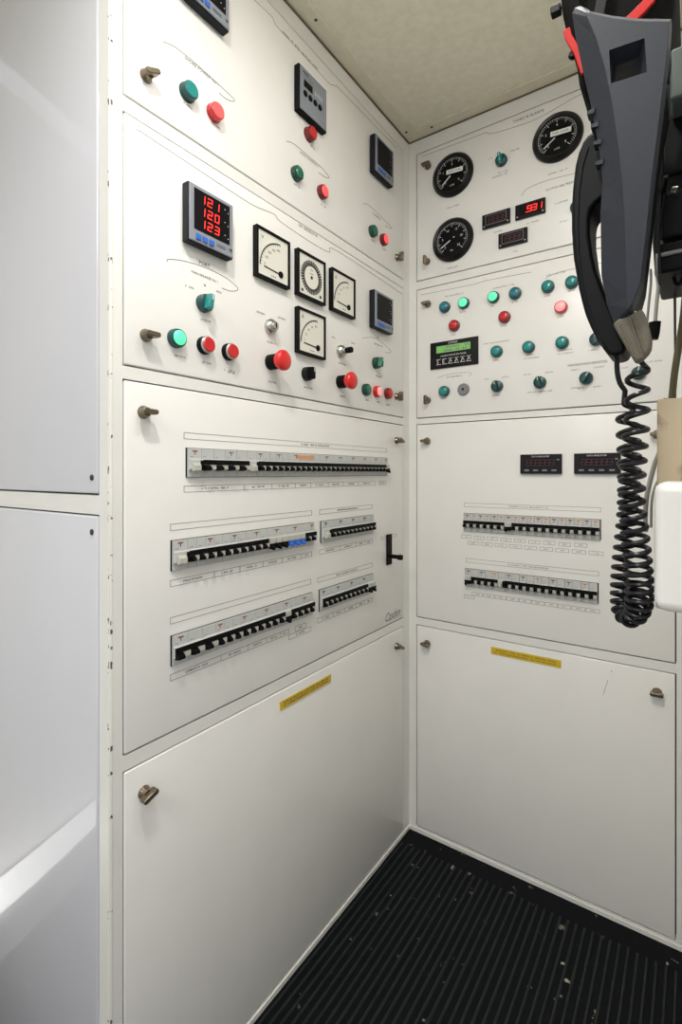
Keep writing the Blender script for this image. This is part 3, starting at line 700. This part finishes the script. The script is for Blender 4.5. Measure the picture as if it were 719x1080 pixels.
row(B3, -.513, -.179, .9230, [on]*6+[('offblack', 1)]+[on]*11, ['engrave_red', 'orange'])
row(B3, -.509, -.184, .7735, [('offblack', 1)]+[on]*4+[('rcd', 1)]+[on]*12, ['engrave_red', None, 'engrave', None, 'orange', None])
bar(B3, -.512, -.180, .950, text=.001); bar(B3, -.507, -.184, .800, text=.001)
for i in range(9):
    bar(B3, -.520+i*.0355, -.493+i*.0355, .863-(i % 2)*.001, h=.0085, text=.0001); bar(B3, -.502+i*.0372, -.472+i*.0372, .847, h=.0085, text=.0001)
for i in range(10): bar(B3, -.490+i*.031, -.461+i*.031, .711, h=.0085, text=.0001)
bar(B3, -.512, -.484, .701, h=.0085, text=.0001)
latch(B3, 449, 465, 0); latch(B3, 692.5, 458, 0)
B3.finish()

B4 = Panel('B', OB[3], 'plain white lower panel with a yellow strip below the two black readouts', 'access_panel', 'panel')
latch(B4, 449, 679.5, math.radians(10)); latch(B4, 692.5, 731.5, 0)
y = MB().box(-.438-B4.s0, -.266-B4.s0, -.0015, 0, .556-B4.z0, .5745-B4.z0, 'yellow')
for zz in (.5685, .562): scribble(y, -.352-B4.s0, zz-B4.z0, .15, .0034, 'engrave_dark', y=-.0018)
link('warning_strip', y, B4.root, (0, B4.front, 0), label='yellow lettered strip')
B4.line([(641, 717), (636, 733)], .0008, 'engrave'); B4.line([(644.5, 707), (645, 709)], .001, 'engrave')
B4.finish()

# ============ side cabinet C ============
for i, o_ in enumerate(OC):
    p = Panel('C', o_, ('tall white side cabinet door left of the meters, upper of two', 'lower white side cabinet door with a glossy reflecting face')[i], 'cabinet_door', 'cabinet door', paint='gloss', plate_bevel=.003)
    p.finish()
    m = MB().lathe([(.0045, 0), (.0045, .0012), (.0030, .0022), (.0012, .0024)], 'engrave_dark', 14)
    z = (.0235 if i == 0 else .968-.017-.0235+.0)
    link('lock_screw', m, p.root, (-.7235-p.s0, p.front, z), label='small dark screw in the corner')

# ------------------------------------------------------------------ telephone
def resample(px, y): return [at(u, v, y) for u, v in px]
tel = thing('telephone', 'slate blue wall telephone seen edge on, square hole in its side', 'telephone', at(690, 180, .45))
def tlocal(pts): return [Vector(p)-tel.location for p in pts]
outer = [(603, 14), (606, 8), (612, 6), (619, 9), (623, 12), (646, 16.6), (671, 19.5), (708, 20), (706, 55), (697, 133), (691, 180), (684, 247), (678, 300), (667, 330), (660, 340), (653, 343), (647, 340), (640, 322), (634, 291), (633, 224), (635, 192), (631, 155), (623, 111), (614, 73), (607.5, 42)]
inner = [(619, 18), (619.5, 15), (620, 13.5), (622, 13), (626, 14.5), (646, 19), (671, 22), (705.5, 22.5), (703.5, 55), (694, 133), (688, 180), (681, 247), (675, 298), (667, 319), (664, 323), (662, 326), (661, 324), (661, 312), (660.5, 291), (658.5, 230), (656, 192), (652, 155), (645, 106), (638, 73), (629, 42)]
def shrink(px, f=.92):
    cx = sum(p[0] for p in px)/len(px); cy = sum(p[1] for p in px)/len(px); return [(cx+(a-cx)*f, cy+(b-cy)*f) for a, b in px]
m = MB(); m.rings([tlocal(resample(inner, .420)), tlocal(resample(outer, .432)), tlocal([Vector((p.x, .4395, p.z)) for p in resample(outer, .432)])], 'phone', smooth=False)
body = m.mesh('telephone_body')
cut = MB(); H1 = [(642, 53), (679.5, 40), (682, 76), (644, 88)]; H2 = [(645, 60), (671, 50), (672, 70), (646, 84)]
cut.rings([tlocal(resample(H1, .415)), tlocal(resample(H1, .421)), tlocal([Vector((p.x, .432, p.z)) for p in resample(H2, .421)]), tlocal([Vector((p.x, .49, p.z)) for p in resample(H2, .421)])], 'black', smooth=False)
bo = link('telephone_body', body, tel)
bev = bo.modifiers.new('b', 'BEVEL'); bev.width = .0012; bev.segments = 2; bev.limit_method = 'ANGLE'; bev.angle_limit = math.radians(25)
co = link('cutter', cut, tel)
bl = bo.modifiers.new('c', 'BOOLEAN'); bl.object = co; bl.operation = 'DIFFERENCE'; bl.solver = 'EXACT'
bpy.context.view_layer.update()
nm = bpy.data.meshes.new_from_object(bo.evaluated_get(bpy.context.evaluated_depsgraph_get()))
bo.modifiers.clear(); bo.data = nm; nm.polygons.foreach_set('use_smooth', [False]*len(nm.polygons)); bpy.data.objects.remove(co)
core = [(672, 92), (704, 90), (700, 110), (695, 133), (689, 180), (682, 247), (676, 296), (668, 325), (668, 290), (667, 230), (664, 180)]
R0 = resample(core, .4400); m = MB(); m.rings([tlocal(R0), tlocal([Vector((p.x, .486, p.z)) for p in R0])], 'black', smooth=False)
link('telephone_core', m, tel, bevel=.003, label='black inner body behind the side plate')
fp = [(612, 12), (671, 22), (706, 24), (703, 50), (640, 50), (618, 38)]
R0 = resample(fp, .4400); m = MB(); m.rings([tlocal(R0), tlocal([Vector((p.x, .486, p.z)) for p in R0])], 'black', smooth=False)
link('cradle_top', m, tel, bevel=.003)
# ridge lugs on the front edge that hold the handset
for u, v in ((623, 121), (627, 135), (630, 153), (632, 174)):
    q = at(u, v, .433)-tel.location
    link('ridge', MB().rings([[q+Vector((dx, dy, dz)) for dx, dz in ((-.0022, -.0012), (.003, -.002), (.003, .002), (-.0022, .0012))] for dy in (-.004, .005)], 'phone', smooth=False), tel)
# cord boot
bt = [(645.5, 341), (652, 336), (665, 331), (676, 325), (680, 331), (684, 344), (687, 357), (686, 367), (681, 374), (675, 380), (669, 381.6), (663, 372), (655, 358)]
m = MB(); R0 = [p for p in resample(bt, .427)]
m.rings([tlocal(R0), tlocal([Vector((p.x, .4395, p.z)) for p in R0])], 'boot', smooth=False)
link('cord_boot', m, tel, bevel=.002, seg=3, label='taupe ribbed boot under the telephone')
m = MB()
for (u0, v0, u1, v1) in ((664, 336, 677, 377), (667, 334, 680.5, 372), (655, 343, 669, 377)): m.tube(tlocal([at(u0, v0, .4265), at(u1, v1, .4265)]), .0009, 'boot')
link('boot_rib', m, tel)
# handset
hs = thing('telephone_handset', 'black curved telephone handset resting on the slate blue telephone', 'handset', at(615, 250, .45))
def hl(pts): return [Vector(p)-hs.location for p in pts]
hpx = [(660, 371), (655, 373), (646.7, 375.6), (640, 373), (633, 364), (627, 354), (622, 344), (617, 332), (613, 318), (609.5, 303), (606.7, 287), (604.2, 272), (603, 258), (602, 240), (602, 220), (603, 200), (606, 174), (609.5, 160), (614, 149), (619, 142), (625, 137.5), (633, 136), (644, 148), (650, 180), (646, 200), (634, 209), (628, 214), (623, 220), (621.5, 230), (621.5, 247), (624.5, 269), (628, 284), (634.5, 302), (643, 322), (652, 340), (660, 352)]
R = resample(hpx, .441); m = MB(); m.rings([hl(R), hl([Vector((p.x, .478, p.z)) for p in R])], 'handset', smooth=False)
hb = link('handset_body', m, hs, bevel=.0042, seg=4)
for p_ in hb.data.polygons: p_.use_smooth = True
try: hb.data.set_sharp_from_angle(angle=math.radians(60))
except Exception: pass
seam = [(637, 366), (630, 352), (621, 328), (614, 300), (610, 268), (609, 235), (610, 205), (614, 175), (620, 155)]
link('handset_seam', MB().tube(hl(resample(seam, .4406)), .0007, 'bluegrey', 6), hs)
# coiled cord: lead, two coiled strands joined in a hanging loop
axis = [(683, 368, .437), (679, 378, .441), (673, 388, .444), (672, 400, .446), (671.5, 440, .446), (668, 480, .445), (666, 520, .445), (669, 560, .446), (672.5, 600, .448), (674, 628, .450), (671, 645, .454), (663, 651.5, .459), (656, 643, .464), (655, 622, .467), (657, 590, .469), (661, 550, .470), (663, 510, .470), (663, 470, .470), (661, 440, .469), (659.5, 424, .467)]
rad = [.0, .003, .0065, .0068, .0074, .0078, .0078, .0082, .0086, .0086, .0076, .0060, .0064, .0066, .0066, .0064, .0068, .0074, .0066, .0012]
pit = [.016, .0165, .0165, .0165, .0145, .0112, .0104, .0092, .0075, .0062, .0052, .0050, .0056, .0066, .0080, .0095, .0108, .0120, .0135, .015]
AP = [at(u, v, y) for u, v, y in axis]
def sp(L, t):
    n = len(L)-1; i = min(int(t*n), n-1); f = t*n-i
    p0, p1, p2, p3 = L[max(i-1, 0)], L[i], L[i+1], L[min(i+2, n)]
    return .5*((2*p1)+(p2-p0)*f+(2*p0-5*p1+4*p2-p3)*f*f+(3*p1-p0-3*p2+p3)*f**3)
ph = 0.6; pts = []; N = 6000; prev = sp(AP, 0); acc = 0
bx = Vector((math.cos(TH), math.sin(TH), 0))
for i in range(N+1):
    t = i/N; p = sp(AP, t); ds = (p-prev).length; tg = (sp(AP, min(1, t+.003))-sp(AP, max(0, t-.003))).normalized()
    ph += ds/sp(pit, t)*2*PI; prev = p
    e1 = (bx-tg*bx.dot(tg))
    if e1.length < .2: e1 = Vector((0, 0, 1))-tg*tg.z
    if abs(tg.z) < .75: e1 = (bx*abs(tg.z)+Vector((0, 0, 1 if tg.x < 0 else -1))*(1-abs(tg.z)))-tg*((bx*abs(tg.z)+Vector((0, 0, 1 if tg.x < 0 else -1))*(1-abs(tg.z))).dot(tg))
    e1.normalize(); e2 = tg.cross(e1)
    if i % 3 == 0: pts.append(p+(e1*math.cos(ph)+e2*math.sin(ph))*sp(rad, t))
lead = [at(u, v, y) for u, v, y in ((659, 412, .462), (653.5, 404, .458), (651, 394, .456), (650.3, 384, .455), (650, 372, .455))]
last = pts[-1]
allp = pts+[last.lerp(lead[0], .5)+Vector((0, 0, -.0005))]
for i in range(13): allp.append(sp(lead, i/12))
m = MB(); m.tube([p-hs.location for p in allp], .0020, 'cord', 8)
link('coiled_cord', m, hs)

# ------------------------------------------------------------------ gear on the right
# black pouch with red webbing above/behind the telephone
g = thing('gear_pouch', 'black fabric pouch with red webbing hanging behind the telephone top', 'pouch', at(640, 40, .56))
def gl(pts): return [Vector(p)-g.location for p in pts]
gp = [(586, -60), (589, -20), (589.7, 0), (592, 13), (596.4, 31), (601, 47), (606, 60), (610, 93), (619, 97), (640, 92), (680, 60), (705, 30), (712, 0), (716, -60)]
R1 = resample(gp, .52)
m = MB(); m.rings([gl(R1), gl([Vector((p.x, .64, p.z)) for p in R1])], 'fabric', smooth=True)
gb = link('pouch_body', m, g, bevel=.012, seg=4)
def strap(px, y, wd, k, name, label=None):
    P = [at(u, v, y) for u, v in px]; rs = []
    for i, p in enumerate(P):
        t = (P[min(i+1, len(P)-1)]-P[max(i-1, 0)]).normalized(); n_ = Vector((-t.z, 0, t.x)).normalized()*wd/2
        rs.append([p+n_, p-n_, p-n_+Vector((0, .003, 0)), p+n_+Vector((0, .003, 0))])
    return link(name, MB().rings([[q-g.location for q in r] for r in rs], k, smooth=False), g, bevel=.0008, label=label)
strap([(597, 30), (599, 38), (603, 45), (608, 53), (612, 64), (616, 76)], .512, .0062, 'redstrap', 'strap', 'red webbing strap')
strap([(693, -22), (684, 0), (676, 9), (667, 18), (655, 28)], .512, .0100, 'redstrap', 'strap', 'red webbing strap')
strap([(608, -20), (606, 4), (611, 22), (622, 34)], .510, .008, 'fabric', 'strap')
strap([(640, -25), (634, 0), (630, 20)], .510, .010, 'black', 'strap')
q = at(588, 12, .518)-g.location
link('buckle', MB().box(q.x-.006, q.x+.003, q.y-.004, q.y+.004, q.z-.003, q.z+.005, 'black'), g, bevel=.001)
q = at(604, 58, .518)-g.location
link('cord_toggle', MB().lathe([(.003, -.003), (.0042, 0), (.003, .003)], 'black', 12, c=tuple(q)), g)
q = at(604, 50, .518)-g.location
link('toggle_cord', MB().tube([q, q+Vector((0, 0, -.008))], .0010, 'black'), g)

def slab(name, px, y0, y1, k, parent=None, org=None, bevel=.003, label=None):
    """prism with its left, top and bottom edges where stated, running to the right-hand bulkhead"""
    org = org or Vector((0, 0, 0)); R_ = resample(px, y0)
    m = MB(); m.rings([[p-org for p in R_], [Vector((p.x, y1, p.z))-org for p in R_]], k, smooth=False)
    return link(name, m, parent, bevel=bevel, seg=3, label=label)
WR = .050
def qpx(u0, v0, v1, y, x1=WR):
    a = at(u0, v0, y); b = at(u0, v1, y); return (a.x, a.z, b.z, x1)
def wallbox(name, u0, v0, v1, y0, y1, k, parent, org, bevel=.003, label=None, seg=3, x1=WR-.0005):
    x0, zt, zb, _ = qpx(u0, v0, v1, y0)
    return link(name, MB().box(x0-org.x, x1-org.x, y0-org.y, y1-org.y, zb-org.z, zt-org.z, k), parent, bevel=bevel, seg=seg, label=label)
org = Vector((.02, .55, at(715, 230, .54).z))
rd = thing('radio_set', 'black box radio on a bracket at the right edge', 'radio', org)
wallbox('radio_body', 695, 204, 254, .520, .62, 'black', rd, org, .004)
wallbox('mounting_bracket', 691, 258, 289, .515, .60, 'black', rd, org, .003)
wallbox('bracket_bar', 694, 267, 271, .5125, .5155, 'midgrey', rd, org, .001, x1=.0)
wallbox('top_bracket', 696, 90, 188, .530, .60, 'black', rd, org, .004)
link('bracket_strut', MB().tube([p-org for p in (at(699, 60, .50), at(696, 160, .515), at(692, 255, .513), at(694.5, 290, .513))], .0028, 'bluegrey'), rd)
link('bracket_strut', MB().tube([p-org for p in (at(702, 186, .50), at(700, 204, .515), at(693, 250, .513))], .0018, 'black'), rd)
link('bracket_strut', MB().box(at(691, 272, .512).x-org.x, at(694, 272, .512).x-org.x, -.040, -.036, at(691, 291, .512).z-org.z, at(691, 268, .512).z-org.z, 'midgrey'), rd, bevel=.001)
link('clip', MB().tube([p-org for p in (at(709, 202, .515), at(710, 198, .512), at(714, 197, .51), at(713, 203, .515))], .0014, 'silver'), rd)
tb = tag(wallbox('support_post', 706, 52, 106, .50, .53, 'bracketgrey', None, Vector((0, 0, 0)), .003), 'dark bracket block beside the telephone top', 'bracket')
# cables
def cable(name, px, r, k, label, cat='cable', cab=None, n=30, group=None):
    P = [at(*q) for q in px]; o0 = P[-1]
    o = link(name, MB().tube([sp(P, i/n)-o0 for i in range(n+1)], r, k), None, o0)
    return tag(o, label, cat, group)
cable('cable', [(686, 284, .56), (686, 300, .56), (684, 320, .56), (682, 341, .56)], .0011, 'midgrey', 'thin grey cable hanging just left of the black plug')
pl = thing('plug_cable', 'thin cable ending in a small black plug behind the telephone', 'cable', at(689.5, 358, .55))
P = [at(*q)-pl.location for q in ((692, 286, .55), (694, 302, .55), (692, 322, .55), (690.5, 343, .55))]
link('cable', MB().tube([sp(P, i/20) for i in range(21)], .0016, 'greycable'), pl)
P = [at(*q)-pl.location for q in ((690.3, 340, .55), (690, 350, .55), (689, 358, .55))]
link('plug', MB().tube([sp(P, i/8) for i in range(9)], lambda t: .0052-.0014*t, 'black', 12), pl)
cable('cable', [(709, 286, .58), (711, 310, .59), (711.5, 345, .60), (712, 378, .60)], .0010, 'engrave_dark', 'thin dark cable hanging straight below the radio')
cable('cable', [(724, 290, .55), (721, 330, .56), (714.5, 372, .57), (711, 395, .57), (708, 424, .57)], lambda t: .0030, 'olive', 'thick olive cable running down to the beige board')
cable('cable', [(709, 286, .535), (712, 298, .535), (717, 299, .535), (721, 290, .535)], .0016, 'black', 'short black cable looped under the radio bracket')
cable('cable', [(702, 420, .56), (697, 470, .56), (690, 490, .56), (682.5, 520, .56), (680.3, 545, .57), (681, 560, .58)], .0021, 'greycable', 'grey cable curving down left of the white box')
cable('cable', [(698, 500, .575), (690, 515, .575), (687, 530, .575), (686.5, 556, .585)], .0012, 'greycable', 'thinner grey cable between the curved cable and the white box')
# beige board and white box
bd = tag(wallbox('beige_board', 692.5, 421, 512, .485, .56, 'wood', None, Vector((0, 0, 0)), .0015), 'stained beige board standing above the white box', 'board')
org = Vector((.02, .45, at(700, 645, .43).z))
wb = thing('junction_box', 'white rounded plastic box at the right edge below the beige board', 'box', org)
wallbox('box_cover', 689, 508, 645, .430, .47, 'whiteplastic', wb, org, .008, seg=5)
wallbox('box_base', 691, 511, 642, .4705, .49, 'whiteplastic', wb, org, .002)

# ------------------------------------------------------------------ lamps of the room (above and behind the camera) and one added fill lamp
def lamp(x, y, sx, sy, label):
    o = thing('ceiling_lamp', label, 'lamp', (x, y, CEIL))
    f = MB(); f.box(-sx/2-.015, sx/2+.015, -sy/2-.015, sy/2+.015, -.018, -.001, 'frame'); link('lamp_frame', f, o, bevel=.003)
    link('diffuser', MB().box(-sx/2, sx/2, -sy/2, sy/2, -.024, -.0182, 'lampglow'), o, bevel=.002)
lamp(-.13, .52, .12, .30, 'slim added fill lamp on the ceiling above the telephone')  # made-up fixture for the wall B fill light
lamp(-.26, .14, .10, .10, 'small square ceiling lamp above the camera, nearest the switchboards')
lamp(-.2, -1.0, .5, .9, 'large ceiling lamp at the back of the room')
